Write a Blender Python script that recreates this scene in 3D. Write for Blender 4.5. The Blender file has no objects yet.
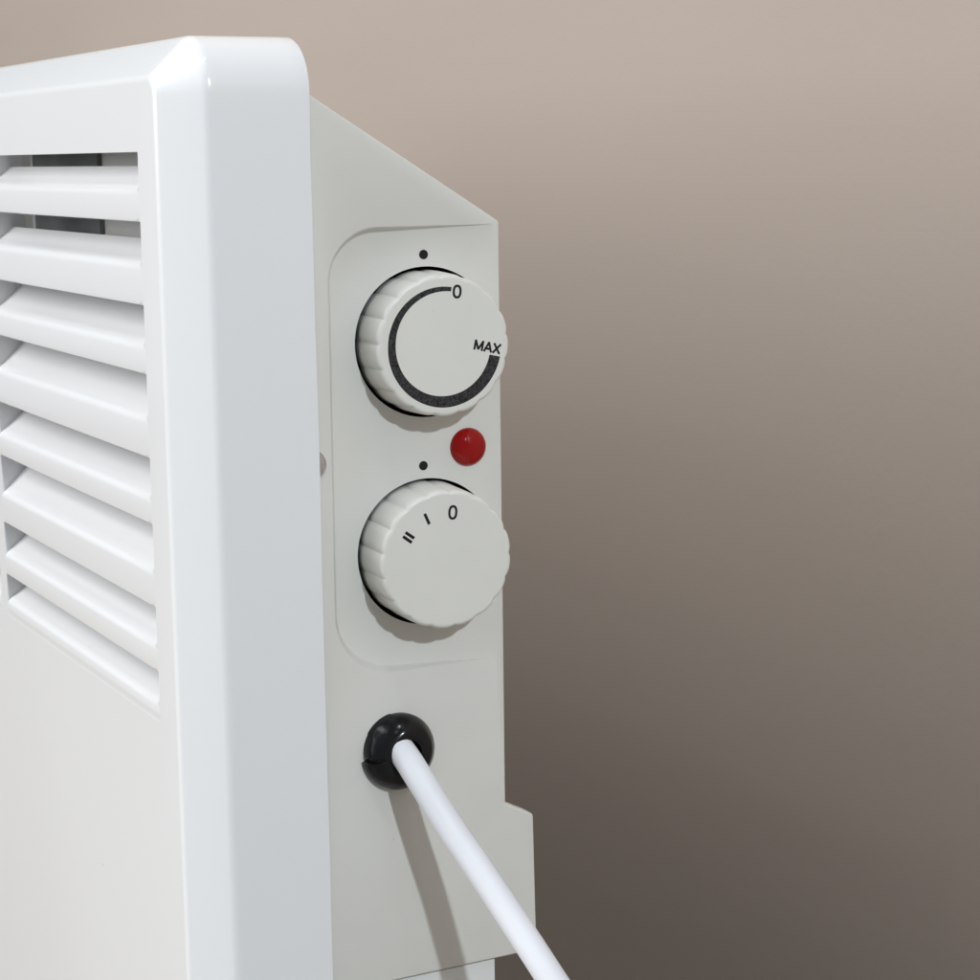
import bpy, bmesh, math, random
from mathutils import Vector, Matrix, noise
from mathutils.geometry import delaunay_2d_cdt
random.seed(4)
S = 0.001                                   # everything below is measured in millimetres
scene = bpy.context.scene
C = scene.collection

# ------------------------------------------------------------------ camera
cam_d = bpy.data.cameras.new('camera'); cam = bpy.data.objects.new('camera', cam_d); C.objects.link(cam)
ax = ((0.47042552, 0.88233899, -0.01333167), (-0.13568331, 0.08725213, 0.98690278), (0.87194603, -0.46245537, 0.1607643))
CAM = (523.2, -257.25, 52.37)
cam.matrix_world = Matrix(((ax[0][0], ax[1][0], ax[2][0], CAM[0]*S), (ax[0][1], ax[1][1], ax[2][1], CAM[1]*S),
                           (ax[0][2], ax[1][2], ax[2][2], CAM[2]*S), (0, 0, 0, 1)))
cam_d.sensor_width = 36; cam_d.lens = 2050/980*36
cam_d.clip_start = 0.01; cam_d.clip_end = 60
cam_d.dof.use_dof = True; cam_d.dof.focus_distance = 0.585; cam_d.dof.aperture_fstop = 48
scene.camera = cam

# ------------------------------------------------------------------ room light
w = bpy.data.worlds.new('World'); scene.world = w; w.use_nodes = True
bg = w.node_tree.nodes['Background']; bg.inputs[0].default_value = (0.84, 0.92, 1.0, 1); bg.inputs[1].default_value = 0.26
def lamp(name, kind, loc, power, col, target=(0, 0, -0.03), size=None, radius=None):
    d = bpy.data.lights.new(name, kind); d.energy = power; d.color = col
    if kind == 'AREA': d.shape = 'RECTANGLE'; d.size, d.size_y = size
    else: d.shadow_soft_size = radius
    o = bpy.data.objects.new(name, d); C.objects.link(o); o.location = loc
    o.rotation_euler = (Vector(target)-Vector(loc)).to_track_quat('-Z', 'Y').to_euler()
    return o
lamp('room_lamp', 'POINT', (1.96, -0.13, 0.96), 90, (0.84, 0.93, 1.0), radius=0.035)
lamp('front_soft_light', 'AREA', (-0.7, -1.85, 1.08), 64, (1.0, 0.988, 0.972), target=(-0.2, 0, 0), size=(1.6, 2.3))  # added soft panel standing in for the broad frontal room light
for loc, pw in (((0.25, -1.3, 1.55), 3), ((1.2, -0.9, 1.7), 3), ((0.55, 0.12, 1.75), 1.2), ((0.86, 0.0, 1.5), 1.5)):
    lamp('ceiling_spot', 'POINT', loc, pw, (0.97, 0.985, 1.0), radius=0.035)
lamp('overhead_lamp', 'POINT', (0.6, -0.4, 1.65), 11, (0.93, 0.97, 1.0), radius=0.06)
scene.view_settings.view_transform = 'Standard'; scene.view_settings.look = 'None'
scene.view_settings.exposure = 0; scene.view_settings.gamma = 1; scene.view_settings.use_curve_mapping = False

# ------------------------------------------------------------------ materials
def material(name, col, rough=0.4, metal=0.0, bump=0.0, bscale=900, vary=0.0, vscale=20, coat=0.0, trans=0.0, spec=0.5, streak=None, speck=0.0, spscale=62, sss=0.0):
    m = bpy.data.materials.new(name); m.use_nodes = True
    nt = m.node_tree; b = nt.nodes['Principled BSDF']
    b.inputs['Base Color'].default_value = (*col, 1); b.inputs['Roughness'].default_value = rough
    b.inputs['Metallic'].default_value = metal; b.inputs['Coat Weight'].default_value = coat; b.inputs['Coat Roughness'].default_value = 0.06
    b.inputs['Transmission Weight'].default_value = trans; b.inputs['Specular IOR Level'].default_value = spec
    tc = nt.nodes.new('ShaderNodeTexCoord')
    src = None
    if vary:
        n = nt.nodes.new('ShaderNodeTexNoise'); n.inputs['Scale'].default_value = vscale; n.inputs['Detail'].default_value = 4
        if streak:
            mp = nt.nodes.new('ShaderNodeMapping'); mp.inputs['Scale'].default_value = streak
            nt.links.new(tc.outputs['Object'], mp.inputs['Vector']); nt.links.new(mp.outputs['Vector'], n.inputs['Vector'])
        else: nt.links.new(tc.outputs['Object'], n.inputs['Vector'])
        r = nt.nodes.new('ShaderNodeValToRGB')
        r.color_ramp.elements[0].position = 0.3; r.color_ramp.elements[1].position = 0.7
        r.color_ramp.elements[0].color = (*[c*(1-vary) for c in col], 1); r.color_ramp.elements[1].color = (*[min(1, c*(1+vary)) for c in col], 1)
        nt.links.new(n.outputs['Fac'], r.inputs['Fac']); src = r.outputs['Color']
        rr = nt.nodes.new('ShaderNodeMapRange'); rr.inputs[3].default_value = rough*0.88; rr.inputs[4].default_value = rough*1.14
        nt.links.new(n.outputs['Fac'], rr.inputs[0]); nt.links.new(rr.outputs[0], b.inputs['Roughness'])
    if sss:
        b.inputs['Subsurface Weight'].default_value = sss; b.inputs['Subsurface Radius'].default_value = (1, 0.05, 0.05); b.inputs['Subsurface Scale'].default_value = 0.003
    if speck and not src:
        g = nt.nodes.new('ShaderNodeRGB'); g.outputs[0].default_value = (*col, 1); src = g.outputs[0]
    if speck:                                    # tiny specks of dirt
        v = nt.nodes.new('ShaderNodeTexVoronoi'); v.inputs['Scale'].default_value = spscale
        nt.links.new(tc.outputs['Object'], v.inputs['Vector'])
        lt = nt.nodes.new('ShaderNodeMapRange'); lt.inputs[1].default_value = 0.028; lt.inputs[2].default_value = 0.016
        nt.links.new(v.outputs['Distance'], lt.inputs[0])
        sep = nt.nodes.new('ShaderNodeSeparateColor'); nt.links.new(v.outputs['Color'], sep.inputs[0])
        gt = nt.nodes.new('ShaderNodeMath'); gt.operation = 'GREATER_THAN'; gt.inputs[1].default_value = 0.86
        nt.links.new(sep.outputs[0], gt.inputs[0])
        mu = nt.nodes.new('ShaderNodeMath'); mu.operation = 'MULTIPLY'
        nt.links.new(lt.outputs[0], mu.inputs[0]); nt.links.new(gt.outputs[0], mu.inputs[1])
        mu2 = nt.nodes.new('ShaderNodeMath'); mu2.operation = 'MULTIPLY'; mu2.inputs[1].default_value = speck
        nt.links.new(mu.outputs[0], mu2.inputs[0])
        mx = nt.nodes.new('ShaderNodeMix'); mx.data_type = 'RGBA'; mx.inputs[7].default_value = (0.06, 0.055, 0.045, 1)
        nt.links.new(mu2.outputs[0], mx.inputs[0]); nt.links.new(src, mx.inputs[6]); src = mx.outputs[2]
    if src: nt.links.new(src, b.inputs['Base Color'])
    if bump:
        n2 = nt.nodes.new('ShaderNodeTexNoise'); n2.inputs['Scale'].default_value = bscale; n2.inputs['Detail'].default_value = 3
        nt.links.new(tc.outputs['Object'], n2.inputs['Vector'])
        bp = nt.nodes.new('ShaderNodeBump'); bp.inputs['Strength'].default_value = bump; bp.inputs['Distance'].default_value = 0.0004
        nt.links.new(n2.outputs['Fac'], bp.inputs['Height']); nt.links.new(bp.outputs['Normal'], b.inputs['Normal'])
    return m
M_shell = material('white_enamel', (0.80, 0.81, 0.825), 0.18, bump=0.04, bscale=130, coat=0.2, speck=0.45, spscale=48)
M_cap = material('grey_plastic', (0.665, 0.658, 0.62), 0.38, bump=0.05, bscale=2500, vary=0.012, vscale=40, speck=0.75)
M_knob = material('knob_plastic', (0.705, 0.70, 0.655), 0.36, bump=0.04, bscale=2500, vary=0.015, vscale=60, speck=0.55, spscale=150)
M_print = material('black_print', (0.010, 0.010, 0.011), 0.6, vary=0.3, vscale=2600, spec=0.2)
M_arc = material('speckled_print', (0.030, 0.030, 0.031), 0.6, vary=0.85, vscale=1500, spec=0.2)
M_well = material('well_shade', (0.006, 0.006, 0.006), 0.8, vary=0.2, vscale=200, spec=0.1)  # shade of the dial gaps put into a near-black colour
M_gland = material('black_nylon', (0.007, 0.007, 0.008), 0.17, bump=0.08, bscale=1200, vary=0.2, vscale=150, spec=0.3)
M_cable = material('white_cable', (0.74, 0.755, 0.80), 0.42, bump=0.05, bscale=1500, vary=0.012, vscale=60)
M_red = material('red_lens', (0.29, 0.001, 0.001), 0.035, spec=0.4, sss=0.12)
M_chrome = material('chrome_screw', (0.62, 0.65, 0.68), 0.2, metal=1.0, vary=0.05, vscale=300)
M_case = material('white_casing', (0.72, 0.73, 0.72), 0.4, bump=0.05, bscale=300, vary=0.01, vscale=30)
M_baffle = material('dark_steel', (0.15, 0.165, 0.165), 0.5, metal=0.3, vary=0.2, vscale=60)
M_wall = material('painted_wall', (0.412, 0.350, 0.305), 0.75, bump=0.25, bscale=350, vary=0.02, vscale=3, streak=(1, 1, 6))
M_floor = material('floor_boards', (0.22, 0.195, 0.16), 0.5, bump=0.1, bscale=60, vary=0.18, vscale=4, streak=(1, 12, 1))

# ------------------------------------------------------------------ helpers
W = {}
def empty(name, loc):
    o = bpy.data.objects.new(name, None); C.objects.link(o); o.empty_display_size = 0.05
    o.location = Vector(loc)*S; W[o.name] = Vector(loc); return o
def part(name, verts, faces, mat, parent=None, origin=(0, 0, 0), smooth=None, rot=None):
    """verts in mm relative to origin; origin in world mm"""
    me = bpy.data.meshes.new(name)
    me.from_pydata([(v[0]*S, v[1]*S, v[2]*S) for v in verts], [], faces)
    bm = bmesh.new(); bm.from_mesh(me); bmesh.ops.recalc_face_normals(bm, faces=bm.faces); bm.to_mesh(me); bm.free()
    if smooth is not None: me.polygons.foreach_set('use_smooth', [True]*len(me.polygons)); me.set_sharp_from_angle(angle=math.radians(smooth))
    me.materials.append(mat)
    o = bpy.data.objects.new(name, me); C.objects.link(o)
    o.location = (Vector(origin)-(W[parent.name] if parent else Vector()))*S
    if rot: o.rotation_euler = rot
    if parent: o.parent = parent
    W[o.name] = Vector(origin)
    return o
def grid_faces(n, m, close_n=True, close_m=False, off=0):
    """m rings of n points"""
    F = []
    for j in range(m if close_m else m-1):
        for i in range(n if close_n else n-1):
            a = j*n+i; b = j*n+(i+1) % n; j2 = (j+1) % m
            F.append((off+a, off+b, off+j2*n+(i+1) % n, off+j2*n+i))
    return F
def fill_holes(loops):
    """loops: lists of 3D points on a plane (first = outside, others = holes) -> verts, triangles"""
    ax_ = max(range(3), key=lambda k: -(max(p[k] for p in loops[0])-min(p[k] for p in loops[0])))   # the flat axis
    u_, v_ = [k for k in range(3) if k != ax_]
    flat = [[Vector((p[u_], p[v_])) for p in L] for L in loops]
    vs = []; ed = []
    for L in flat:
        o = len(vs); vs += L; ed += [(o+i, o+(i+1) % len(L)) for i in range(len(L))]
    r = delaunay_2d_cdt(vs, ed, [], 1, 1e-5)
    def inside(q, L):
        c = False
        for i in range(len(L)):
            a, b = L[i-1], L[i]
            if (a.y > q.y) != (b.y > q.y) and q.x < (b.x-a.x)*(q.y-a.y)/(b.y-a.y)+a.x: c = not c
        return c
    src = [p for L in loops for p in L]
    V = [src[o[0]] if o else None for o in r[3]]
    F = []
    for f in r[2]:
        q = sum((r[0][k] for k in f), Vector((0, 0)))/len(f)
        if inside(q, flat[0]) and not any(inside(q, L) for L in flat[1:]): F.append(tuple(f))
    return V, F
class MB:
    def __init__(s): s.v = []; s.f = []
    def add(s, V, F):
        o = len(s.v); s.v += [tuple(p) for p in V]; s.f += [tuple(i+o for i in f) for f in F]
    def weld(s, d=0.004):
        bm = bmesh.new(); vs = [bm.verts.new(p) for p in s.v]; bm.verts.index_update()
        for f in s.f:
            try: bm.faces.new([vs[i] for i in f])
            except ValueError: pass
        bmesh.ops.remove_doubles(bm, verts=bm.verts, dist=d); bm.verts.index_update()
        s.v = [tuple(v.co) for v in bm.verts]; s.f = [tuple(v.index for v in f.verts) for f in bm.faces]; bm.free(); return s
def box(x0, x1, y0, y1, z0, z1):
    V = [(x, y, z) for x in (x0, x1) for y in (y0, y1) for z in (z0, z1)]
    return V, [(0, 1, 3, 2), (4, 6, 7, 5), (0, 4, 5, 1), (2, 3, 7, 6), (0, 2, 6, 4), (1, 5, 7, 3)]
def smooth01(t): t = max(0., min(1., t)); return t*t*(3-2*t)
def interp(x, xs, ys):
    if x <= xs[0]: return ys[0]
    for a in range(len(xs)-1):
        if x <= xs[a+1]: return ys[a]+(ys[a+1]-ys[a])*(x-xs[a])/(xs[a+1]-xs[a])
    return ys[-1]

# ------------------------------------------------------------------ setting
FLOOR = -460.0; WALL_Y = 230.0
def structure(name, V, F, mat, origin):
    o = part(name, V, F, mat, None, origin); o['kind'] = 'structure'; return o
structure('wall', *box(-3500, 2200, 0, 60, 0, 2700), M_wall, (0, WALL_Y, FLOOR))
structure('floor', *box(-3500, 2200, -2200, 0, -40, 0), M_floor, (0, WALL_Y, FLOOR))

# ------------------------------------------------------------------ heater
XS, XL, ZT, ZB = 2.5, -556.0, 85.5, -420.0       # shell: side planes, top, bottom
YF, YC, YR = -75.0, -64.0, -34.5                 # front plane, where the chamfer meets the side, rear edge
heater = empty('convector_heater', (-277, -25, FLOOR))
heater['label'] = 'white metal convector heater with louvred front, grey side panel, two dials and a white cable'
heater['category'] = 'heater'

# --- front shell (rounded box with a chamfer round the front, louvre openings cut in)
NC = 14
def rrect(inset, y, R, wob=0.0):
    x0, x1, z0, z1 = XL+inset, XS-inset, ZB+inset, ZT-inset; r = max(R-inset, 1.5)
    P = []
    for cx, cz, a0 in ((x1-r, z1-r, 0), (x0+r, z1-r, 90), (x0+r, z0+r, 180), (x1-r, z0+r, 270)):
        for k in range(NC+1):
            a = math.radians(a0+90*k/NC); P.append([cx+r*math.cos(a), y, cz+r*math.sin(a)])
    Q = []                                       # subdivide the straight runs
    for i, p in enumerate(P):
        q = P[(i+1) % len(P)]; Q.append(p)
        if i % (NC+1) == NC:
            for k in range(1, 60): Q.append([p[j]+(q[j]-p[j])*k/60 for j in range(3)])
    if wob:
        for p in Q: p[1] += wob*noise.noise(Vector((p[0]*.03, 3.1, p[2]*.03)))+wob*.35*noise.noise(Vector((p[0]*.2, 9.1, p[2]*.2)))
    return [tuple(p) for p in Q]
prof = [(9.0, YR+0.1, 0), (1.25, YR+0.05, .35), (1.1, YR-0.1, .35), (.35, YR-.02, .35), (.1, YR-.2, .35), (0, YR-.6, .3), (0, YR-4, 0), (0, YR-12, 0)]
prof[0] = (1.25, -58, 0)
def arc2(px, py, r, a0, a1, n):                  # fillet between the side (direction -y), the 45 degree chamfer and the front
    return [(px+r*math.cos(math.radians(a0+(a1-a0)*k/n)), py+r*math.sin(math.radians(a0+(a1-a0)*k/n))) for k in range(n+1)]
r1, r2 = 4.2, 3.2; t1 = r1*math.tan(math.radians(22.5)); t2 = r2*math.tan(math.radians(22.5))
prof += [(i, y, 0) for i, y in arc2(r1, YC+t1, r1, 180, 225, 7)]
prof += [(i, y, 0) for i, y in arc2(YC-YF+t2, YF+r2, r2, 225, 270, 7)]
mb = MB(); rings = [rrect(i, y, 16.0, wb) for i, y, wb in prof]
n = len(rings[0]); mb.add([p for r in rings for p in r], grid_faces(n, len(rings)))
bays = [(-187.0, -23.5), (-358.5, -195.0), (-530.0, -366.5)]; OT, OB = 54.8, -106.3
def orect(x0, x1, y, nseg=24):
    P = []
    cs = [(x1, OT), (x0, OT), (x0, OB), (x1, OB)]
    for i, (a, b) in enumerate(cs):
        c, d = cs[(i+1) % 4]
        for k in range(nseg): P.append((a+(c-a)*k/nseg, y, b+(d-b)*k/nseg))
    return P
V, F = fill_holes([rings[-1]]+[orect(a, b, YF) for a, b in bays]); mb.add(V, F)
for a, b in bays:
    L0, L1, L2 = orect(a, b, YF), orect(a, b, YF+1.0), orect(a, b, YF+13)
    mb.add(L0+L1+L2, grid_faces(len(L0), 3))
mb.weld()
shell = part('front_shell', mb.v, mb.f, M_shell, heater, (0, 0, 0), smooth=35)

# --- louvre slats: one mesh per height, a lip in the front plane bent back into a sloping tongue
def slat_mesh(zb, zr, L=163.6, tongue=8.6, rise=6.0, hem=True):
    h = zr-zb; out = [(1.1, .1), (.45, 0), (.12, .3), (.04, 1.0)] if hem else [(.03, -.6), (.03, -.2), (.03, .4), (.03, 1.0)]
    for k in range(1, 5): out.append((.04-.25*math.sin(math.pi*k/5)*.3, 1.0+(h-3.2)*k/5))
    rr = 3.4; a1 = 52
    for k in range(7):                           # rounded fold
        a = math.radians(a1*k/6); out.append((.06+rr*(1-math.cos(a)), h-2.1+rr*math.sin(a)))
    d0, z0 = out[-1]; sl = (rise-(z0-h))/(tongue-d0)
    for k in range(1, 7):
        t = k/6; out.append((d0+(tongue-d0)*t, z0+(rise-(z0-h))*(.80*t+.20*t*t)))
    inn = []
    for i, p in enumerate(out):
        a = out[max(i-1, 0)]; b = out[min(i+1, len(out)-1)]; dx, dz = b[0]-a[0], b[1]-a[1]; l = math.hypot(dx, dz)
        inn.append((p[0]+dz/l*.8, p[1]-dx/l*.8))
    if hem: inn[0] = (1.5, .5); inn[1] = (1.3, .8)
    ring = out+inn[::-1]
    us = [0, .5, 1, 1.6, 2.3, 3.2, 4.5, 7, 20, 50, 80]; us = us+[L-u for u in us[::-1]]
    V = []
    for u in us:
        e = smooth01((L-u)/3.6)
        for d, z in ring: V.append((u, d-(1-e)*min(d, 3.2)*.8*(1 if d > .3 else 0), z))
    F = grid_faces(len(ring), len(us))
    F += [tuple(range(len(ring)))[::-1], tuple(len(ring)*(len(us)-1)+i for i in range(len(ring)))]
    return V, F
slats = [(35.8, 44.9), (12.8, 24.4), (-6.4, 2.0), (-30.0, -18.4), (-48.9, -40.8), (-72.9, -61.9), (-91.6, -83.6), (-106.2, -100.6)]
for i, (zb, zr) in enumerate(slats):
    gap = (OT if i == 0 else slats[i-1][0])-zr
    shp = dict(tongue=8.6, rise=6.0) if i < 2 else dict(tongue=11.5, rise=gap*.86, hem=i < 7)
    first = part('slat', *slat_mesh(zb, zr, **shp), M_shell, shell, (bays[0][0]-.05, YF, zb), smooth=40)
    for a, b in bays[1:]:
        c = first.copy(); C.objects.link(c); c.parent = shell; c.location = Vector((a-.05, YF, zb))*S

# --- rear casing (open towards the front), its top sloping down to the back
outl = [(-40, 66), (20.3, 29), (20.3, -416), (-40, -416)]
mb = MB()
V = [(x, y, z) for x in (-12.5, XL+3.7) for y, z in outl]; mb.add(V, [(0, 1, 2, 3), (7, 6, 5, 4), (0, 4, 5, 1), (1, 5, 6, 2), (2, 6, 7, 3)])
part('rear_casing', mb.v, mb.f, M_case, heater)
part('casing_side', *box(-12.4, -1.3, -38, 20.3, -416, -189.0), M_case, heater)
part('light_catch_panel', *box(-240, -8, -44.5, -43.5, 10, 73), M_case, heater)  # added pale plate, catches front light to brighten the top louvre gaps
part('inner_baffle', *box(-231, -152.5, -46.2, -44.8, -60, 72), M_baffle, heater)
part('heating_element', *box(-510, -40, -20, -6, -215, -205), M_baffle, heater)
for x in (-70, -484):                            # feet, below the picture
    V, F = box(x-14, x+14, -110, 70, FLOOR, FLOOR+12); mb = MB(); mb.add(V, F)
    mb.add(*box(x-10, x+10, -55, 10, FLOOR+12.2, -416.2))
    part('foot', mb.v, mb.f, M_cap, heater)

# --- grey end cap with its recess
PR = 22.9; SL = 4.6/(PR+30.0)
def depth(y): return max(0., (PR-y)*SL)
def roundpoly(pts, seg=6):
    out = []
    for i, (y, z, r) in enumerate(pts):
        if r == 0: out.append((y, z)); continue
        p = Vector((y, z)); a = Vector(pts[i-1][:2]); b = Vector(pts[(i+1) % len(pts)][:2])
        u = (a-p).normalized(); v = (b-p).normalized(); ang = u.angle(v); tl = r/math.tan(ang/2)
        s, e = p+u*tl, p+v*tl; c = p+(u+v).normalized()*(r/math.sin(ang/2))
        a0 = math.atan2((s-c).y, (s-c).x); a1 = math.atan2((e-c).y, (e-c).x); da = (a1-a0+math.pi) % (2*math.pi)-math.pi
        for k in range(seg+1): out.append((c.x+r*math.cos(a0+da*k/seg), c.y+r*math.sin(a0+da*k/seg)))
    return out
def offset(P, d):
    out = []
    for i, p in enumerate(P):
        a, b = Vector(P[i-1]), Vector(P[(i+1) % len(P)]); p = Vector(p)
        n1 = (p-a); n1 = Vector((-n1.y, n1.x)).normalized(); n2 = (b-p); n2 = Vector((-n2.y, n2.x)).normalized()
        m = n1+n2; m.normalize(); q = p+m*(d/max(.3, m.dot(n1))); out.append((q.x, q.y))
    return out
O = roundpoly([(-40, -188.4, 0), (34.5, -188.4, 1.2), (33.7, -145.0, 1.6), (24.2, -140.0, 1.0), (24.4, 33.9, 1.2), (-40, 73.6, 0)])
NB = 5
mb = MB(); cr = .7
rings = [[(-5.4, y, z) for y, z in O]]+[[(-cr*(1-math.sin(math.radians(90*k/NB))), y, z) for y, z in offset(O, cr*(1-math.cos(math.radians(90*k/NB))))] for k in range(NB+1)]
mb.add([p for r in rings for p in r], grid_faces(len(O), len(rings)))
# recess outline, densely sampled
P0 = roundpoly([(PR, -94.4, 0), (PR, 33.1, 0), (-29.8, 33.6, 15.5), (-30.4, -95.2, 18.5)], seg=22)
D = []
for i, p in enumerate(P0):
    q = P0[(i+1) % len(P0)]; l = math.hypot(q[0]-p[0], q[1]-p[1]); k = max(1, int(l/2.0))
    for j in range(k): D.append((p[0]+(q[0]-p[0])*j/k, p[1]+(q[1]-p[1])*j/k))
P0 = D
area = sum(P0[i-1][0]*P0[i][1]-P0[i][0]*P0[i-1][1] for i in range(len(P0)))
nin = offset(P0, 1.0 if area > 0 else -1.0); nin = [(b[0]-a[0], b[1]-a[1]) for a, b in zip(P0, nin)]
V, F = fill_holes([rings[-1], [(0, y, z) for y, z in P0]]); mb.add(V, F)
steps = [0, .1, .22, .36, .5, .64, .78, .9, 1.0]; RW = []
for t in steps:
    ring = []
    for (y, z), (ny, nz) in zip(P0, nin):
        d = depth(y); wy, wz = y+ny*.62*d*t, z+nz*.62*d*t
        ring.append((-depth(wy)*smooth01(t), wy, wz))
    RW.append(ring)
mb.add([p for r in RW for p in r], grid_faces(len(P0), len(RW)))
KN = [(1.3, 0.15, 21.55, 13.1), (0.6, -60.7, 21.5, 14.9)]       # hole centre y, z, radius, dial height
def circ(y, z, r, n=96, dx=0.0): return [(-depth(y+r*math.cos(a))+dx, y+r*math.cos(a), z+r*math.sin(a)) for a in [2*math.pi*k/n for k in range(n)]]
V, F = fill_holes([RW[-1]]+[circ(y, z, r) for y, z, r, h in KN]); mb.add(V, F)
V, F = fill_holes([[(-5.4, y, z) for y, z in O]]+[[(-5.4, *p[1:]) for p in circ(y, z, r+.8, 64)] for y, z, r, h in KN]); mb.add(V, F)   # back of the cap
for y, z, r, h in KN:
    L0 = circ(y, z, r); L1 = circ(y, z, r, dx=-.25); mb.add(L0+L1, grid_faces(96, 2))
mb.weld(.003)
cap = part('end_cap', mb.v, mb.f, M_cap, heater, smooth=38)
cap['label'] = 'light grey plastic end cap with a shallow recess for the dials'

tilt = -math.atan(SL)
def disc(r, n=40, x=0.0): return [(x, r*math.cos(2*math.pi*k/n), r*math.sin(2*math.pi*k/n)) for k in range(n)]
for y, z, r, h in KN:                                             # cups behind the dials, coloured near-black as gap shade
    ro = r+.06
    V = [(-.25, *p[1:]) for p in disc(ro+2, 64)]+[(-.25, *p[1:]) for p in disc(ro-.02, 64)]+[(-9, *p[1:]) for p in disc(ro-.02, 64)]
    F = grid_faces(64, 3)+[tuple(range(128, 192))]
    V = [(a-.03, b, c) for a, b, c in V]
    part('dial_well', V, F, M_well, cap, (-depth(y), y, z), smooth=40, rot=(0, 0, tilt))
for y, z in ((.92, 25.05), (-.32, -35.45)):
    V = disc(1.36, 32, .03)+disc(1.36, 32, -.2); F = grid_faces(32, 2)+[tuple(range(32))]
    part('pointer_dot', V, F, M_print, cap, (-depth(y), y, z), rot=(0, 0, tilt))

# --- dials
def dial_mesh(h, nf=17, phase=0.0):
    n = nf*14; V = []
    prof = [(-3.5, 20.5, .8), (-1, 20.5, .8), (1.5, 20.45, .9), (h*.5, 20.3, 1), (h-1.6, 20.1, 1), (h-.9, 19.98, 1), (h-.5, 19.8, .95), (h-.2, 19.5, .85), (h-.05, 19.2, .75), (h, 18.8, .6), (h, 18.2, 0)]
    for x, r, am in prof:
        for k in range(n):
            a = 2*math.pi*k/n+phase; u = (k % 14)/14
            V.append((x, (r-am*.55*abs(2*u-1)**3)*math.cos(a), (r-am*.55*abs(2*u-1)**3)*math.sin(a)))
    F = grid_faces(n, len(prof))+[tuple((len(prof)-1)*n+k for k in range(n))]
    return V, F
def stroke(pts, wd, x):
    V, F = [], []
    for i in range(len(pts)-1):
        a, b = Vector(pts[i]), Vector(pts[i+1]); d = (b-a).normalized(); nn = Vector((-d.y, d.x))*wd/2
        o = len(V); V += [(x, *(a+nn)), (x, *(a-nn)), (x, *(b-nn)), (x, *(b+nn))]; F.append((o, o+1, o+2, o+3))
    return V, F
def placed(pts, cy, cz, ang): c, s = math.cos(math.radians(ang)), math.sin(math.radians(ang)); return [(cy+c*a-s*b, cz+s*a+c*b) for a, b in pts]
def zero(cy, cz, hh, ww, wd, ang, x):
    n = 36
    def oval(k, A, B): t = 2*math.pi*k/n; c, s = math.cos(t), math.sin(t); return (A*math.copysign(abs(c)**.85, c), B*math.copysign(abs(s)**.85, s))
    po = placed([oval(k, ww/2, hh/2) for k in range(n)], cy, cz, ang); pi = placed([oval(k, ww/2-wd, hh/2-wd) for k in range(n)], cy, cz, ang)
    return [(x, *p) for p in po]+[(x, *p) for p in pi], grid_faces(n, 2)
for i, (y, z, r, h) in enumerate(KN):
    ky = y+.15 if i == 0 else y; kz = z if i == 0 else z+.2
    dl = part('dial', *dial_mesh(h, phase=.13 if i == 0 else .02), M_knob, heater, (-depth(ky), ky, kz), smooth=28, rot=(0, 0, tilt))
    dl['label'] = ('upper dial with a black widening arc, 0 and MAX', 'lower dial marked 0, I and II')[i]
    if i == 0:
        V, F = [], []; N = 90
        for k in range(N+1):
            a = 80.3+(347.2-80.3)*k/N
            ri = interp(a, [80, 130, 177, 269, 347], [15.3, 14.7, 14.25, 14.2, 14.35]); ro = interp(a, [80, 130, 177, 269, 347], [16.5, 16.45, 16.5, 17.45, 17.65])
            ca, sa = math.cos(math.radians(a)), math.sin(math.radians(a)); V += [(h+.03, ri*ca-.15, ri*sa), (h+.03, ro*ca-.15, ro*sa)]
        F = [(2*k, 2*k+1, 2*k+3, 2*k+2) for k in range(N)]
        marks = [('power_arc', V, F), ('zero_mark', *zero(4.25, 14.95, 3.9, 2.7, .68, -4, h+.03))]
        mm = MB(); hh = 2.65; an = -12.3; oy, oz = 9.2, -1.45; x = h+.03
        for gl in ([(0, 0), (0, hh)], [(0, hh), (1.15, .25)], [(1.15, .25), (2.3, hh)], [(2.3, hh), (2.3, 0)],
                   [(3.0, 0), (4.1, hh)], [(4.1, hh), (5.2, 0)], [(3.4, .85), (4.8, .85)], [(5.75, 0), (7.75, hh)], [(5.75, hh), (7.75, 0)]):
            (a, b) = gl; d = Vector((b[0]-a[0], b[1]-a[1])).normalized()*.1
            V, F = stroke(placed([(a[0]-d.x, a[1]-d.y), (b[0]+d.x, b[1]+d.y)], oy, oz, an), .64, x); x += .0015; mm.add(V, F)
        marks.append(('max_lettering', mm.v, mm.f))
    else:
        marks = [('zero_mark', *zero(2.0, 13.45, 4.2, 2.8, .7, -4, h+.03)),
                 ('one_mark', *stroke([(-6.55, 13.75), (-5.2, 10.65)], .88, h+.03))]
        mm = MB(); mm.add(*stroke([(-12.4, 8.9), (-9.85, 7.0)], .88, h+.03)); mm.add(*stroke([(-13.2, 7.8), (-10.6, 5.85)], .88, h+.03))
        marks.append(('two_mark', mm.v, mm.f))
    for nm, V, F in marks:
        o = part(nm, V, F, M_arc if nm == 'power_arc' else M_print, dl, W[dl.name])

# --- red indicator lens
V, F = [], []; n = 48; m = 14
for j in range(m):
    a = math.radians(90*j/m); V += [(3.1*math.sin(a), 5.6*math.cos(a)*math.cos(2*math.pi*k/n), 5.6*math.cos(a)*math.sin(2*math.pi*k/n)) for k in range(n)]
F = grid_faces(n, m); V.append((3.1, 0, 0)); t = len(V)-1; F += [((m-1)*n+k, (m-1)*n+(k+1) % n, t) for k in range(n)]; F.append(tuple(range(n))[::-1])
led = part('indicator_lens', V, F, M_red, heater, (-depth(13.6)-.1, 13.6, -30.9), smooth=60, rot=(0, 0, tilt))
led['label'] = 'round glossy red indicator lens'

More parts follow.
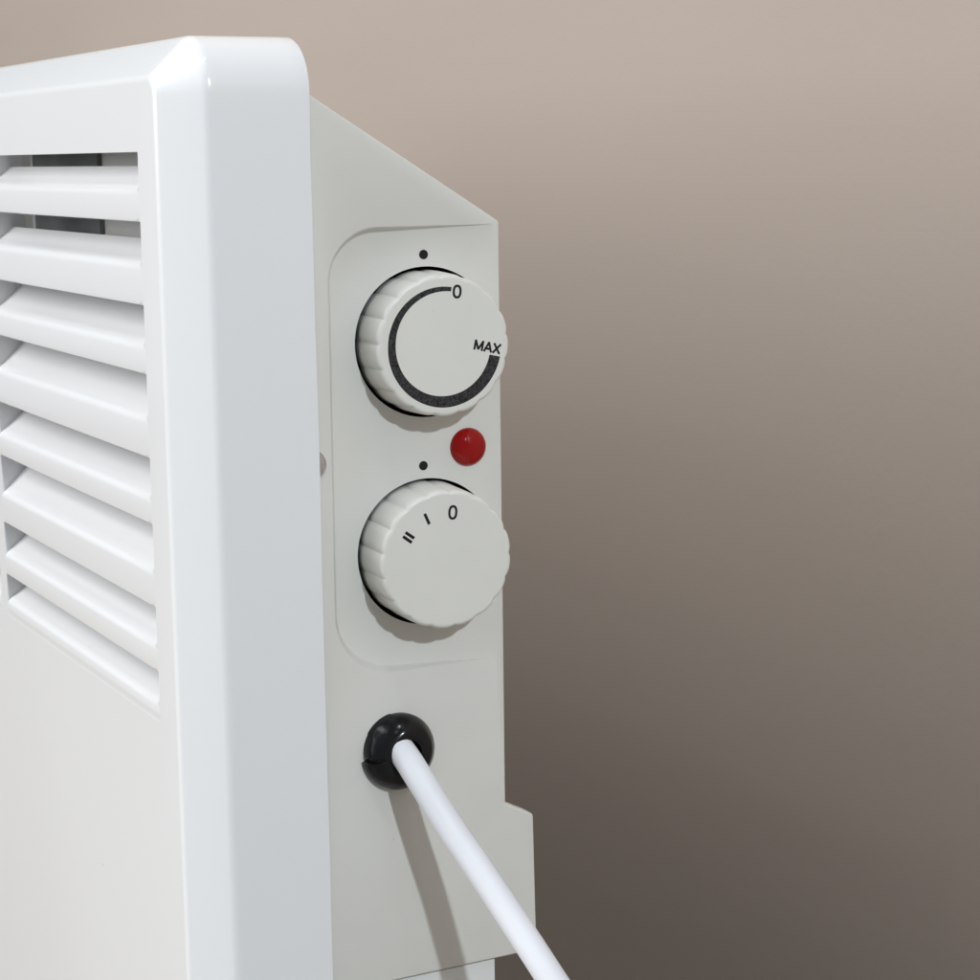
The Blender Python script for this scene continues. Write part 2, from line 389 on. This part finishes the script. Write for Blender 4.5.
# --- chrome screw by the shell
V, F = [], []; n = 48; m = 10
for j in range(m):
    a = math.radians(90*j/m); V += [(1.25*math.sin(a)**.6, 4.5*math.cos(a)*math.cos(2*math.pi*k/n), 4.5*math.cos(a)*math.sin(2*math.pi*k/n)) for k in range(n)]
F = grid_faces(n, m); V.append((1.25, 0, 0)); F += [((m-1)*n+k, (m-1)*n+(k+1) % n, n*m) for k in range(n)]
part('screw', V, F, M_chrome, heater, (0.0, -36.1, -32.2), smooth=60)

# --- black cable gland: a domed collar in two halves
GY, GZ = -11.5, -117.7
n = 120; prof = [(0, 10.9), (1.6, 11.0), (2.3, 10.9), (3.4, 10.5), (5.0, 9.5), (6.4, 8.3), (7.2, 7.2), (7.6, 6.1), (7.6, 5.2), (7.3, 4.5), (4.0, 4.1)]
V = []
for x, r in prof:
    for k in range(n):
        a = 360*k/n; q = r
        if 190 <= a <= 322: q = r*1.055+.2
        elif 186 <= a < 190: q = r*.90
        if 95 < a < 188: q -= 1.1*max(0, math.cos(math.radians((a-138)*2.2)))*min(1, x/4)
        if 100 < a < 150 and x < 2: q += .25
        V.append((x*(1.0 if a < 190 or a > 322 else .93), q*math.cos(math.radians(a)), q*math.sin(math.radians(a))))
F = grid_faces(n, len(prof))+[tuple((len(prof)-1)*n+k for k in range(n))]
part('cable_gland', V, F, M_gland, heater, (0.02, GY, GZ), smooth=35)

# --- power cable
ctl = [(-2, -13.6, -113.5), (4, -13.2, -115.6), (9, -12.4, -118.6), (15.8, -10.9, -124.4), (24.3, -6.9, -135.2), (33, -3.0, -144.6), (42.5, .3, -154.0), (52, 3.4, -163.2), (61.2, 6.6, -172.6), (69, 11, -183), (77, 18, -200), (83, 27, -222), (92, 38, -258), (101, 50, -305), (110, 62, -360), (124, 74, -412), (150, 88, -443), (190, 102, -456), (250, 120, -456.2), (340, 130, -456.2), (450, 150, -456.2)]
def cr_pt(a, b, c, d, t): return tuple(.5*((2*b[i])+(-a[i]+c[i])*t+(2*a[i]-5*b[i]+4*c[i]-d[i])*t*t+(-a[i]+3*b[i]-3*c[i]+d[i])*t**3) for i in range(3))
path = []
for i in range(len(ctl)-1):
    a, b, c, d = ctl[max(i-1, 0)], ctl[i], ctl[i+1], ctl[min(i+2, len(ctl)-1)]
    for k in range(10): path.append(Vector(cr_pt(a, b, c, d, k/10)))
path.append(Vector(ctl[-1]))
for _ in range(12): path = [path[0]]+[(path[i-1]+path[i]*2+path[i+1])/4 for i in range(1, len(path)-1)]+[path[-1]]
V = []; n = 24; up = Vector((0, 1, 0)); rad = 4.1
for i, p in enumerate(path):
    tg = (path[min(i+1, len(path)-1)]-path[max(i-1, 0)]).normalized(); sd = (up-tg*up.dot(tg)).normalized(); up = sd; bi = tg.cross(sd)
    V += [tuple(p+rad*(math.cos(2*math.pi*k/n)*sd+math.sin(2*math.pi*k/n)*bi)) for k in range(n)]
F = grid_faces(n, len(path))+[tuple(range(n)), tuple(n*(len(path)-1)+k for k in range(n))]
part('power_cable', V, F, M_cable, heater, smooth=60)
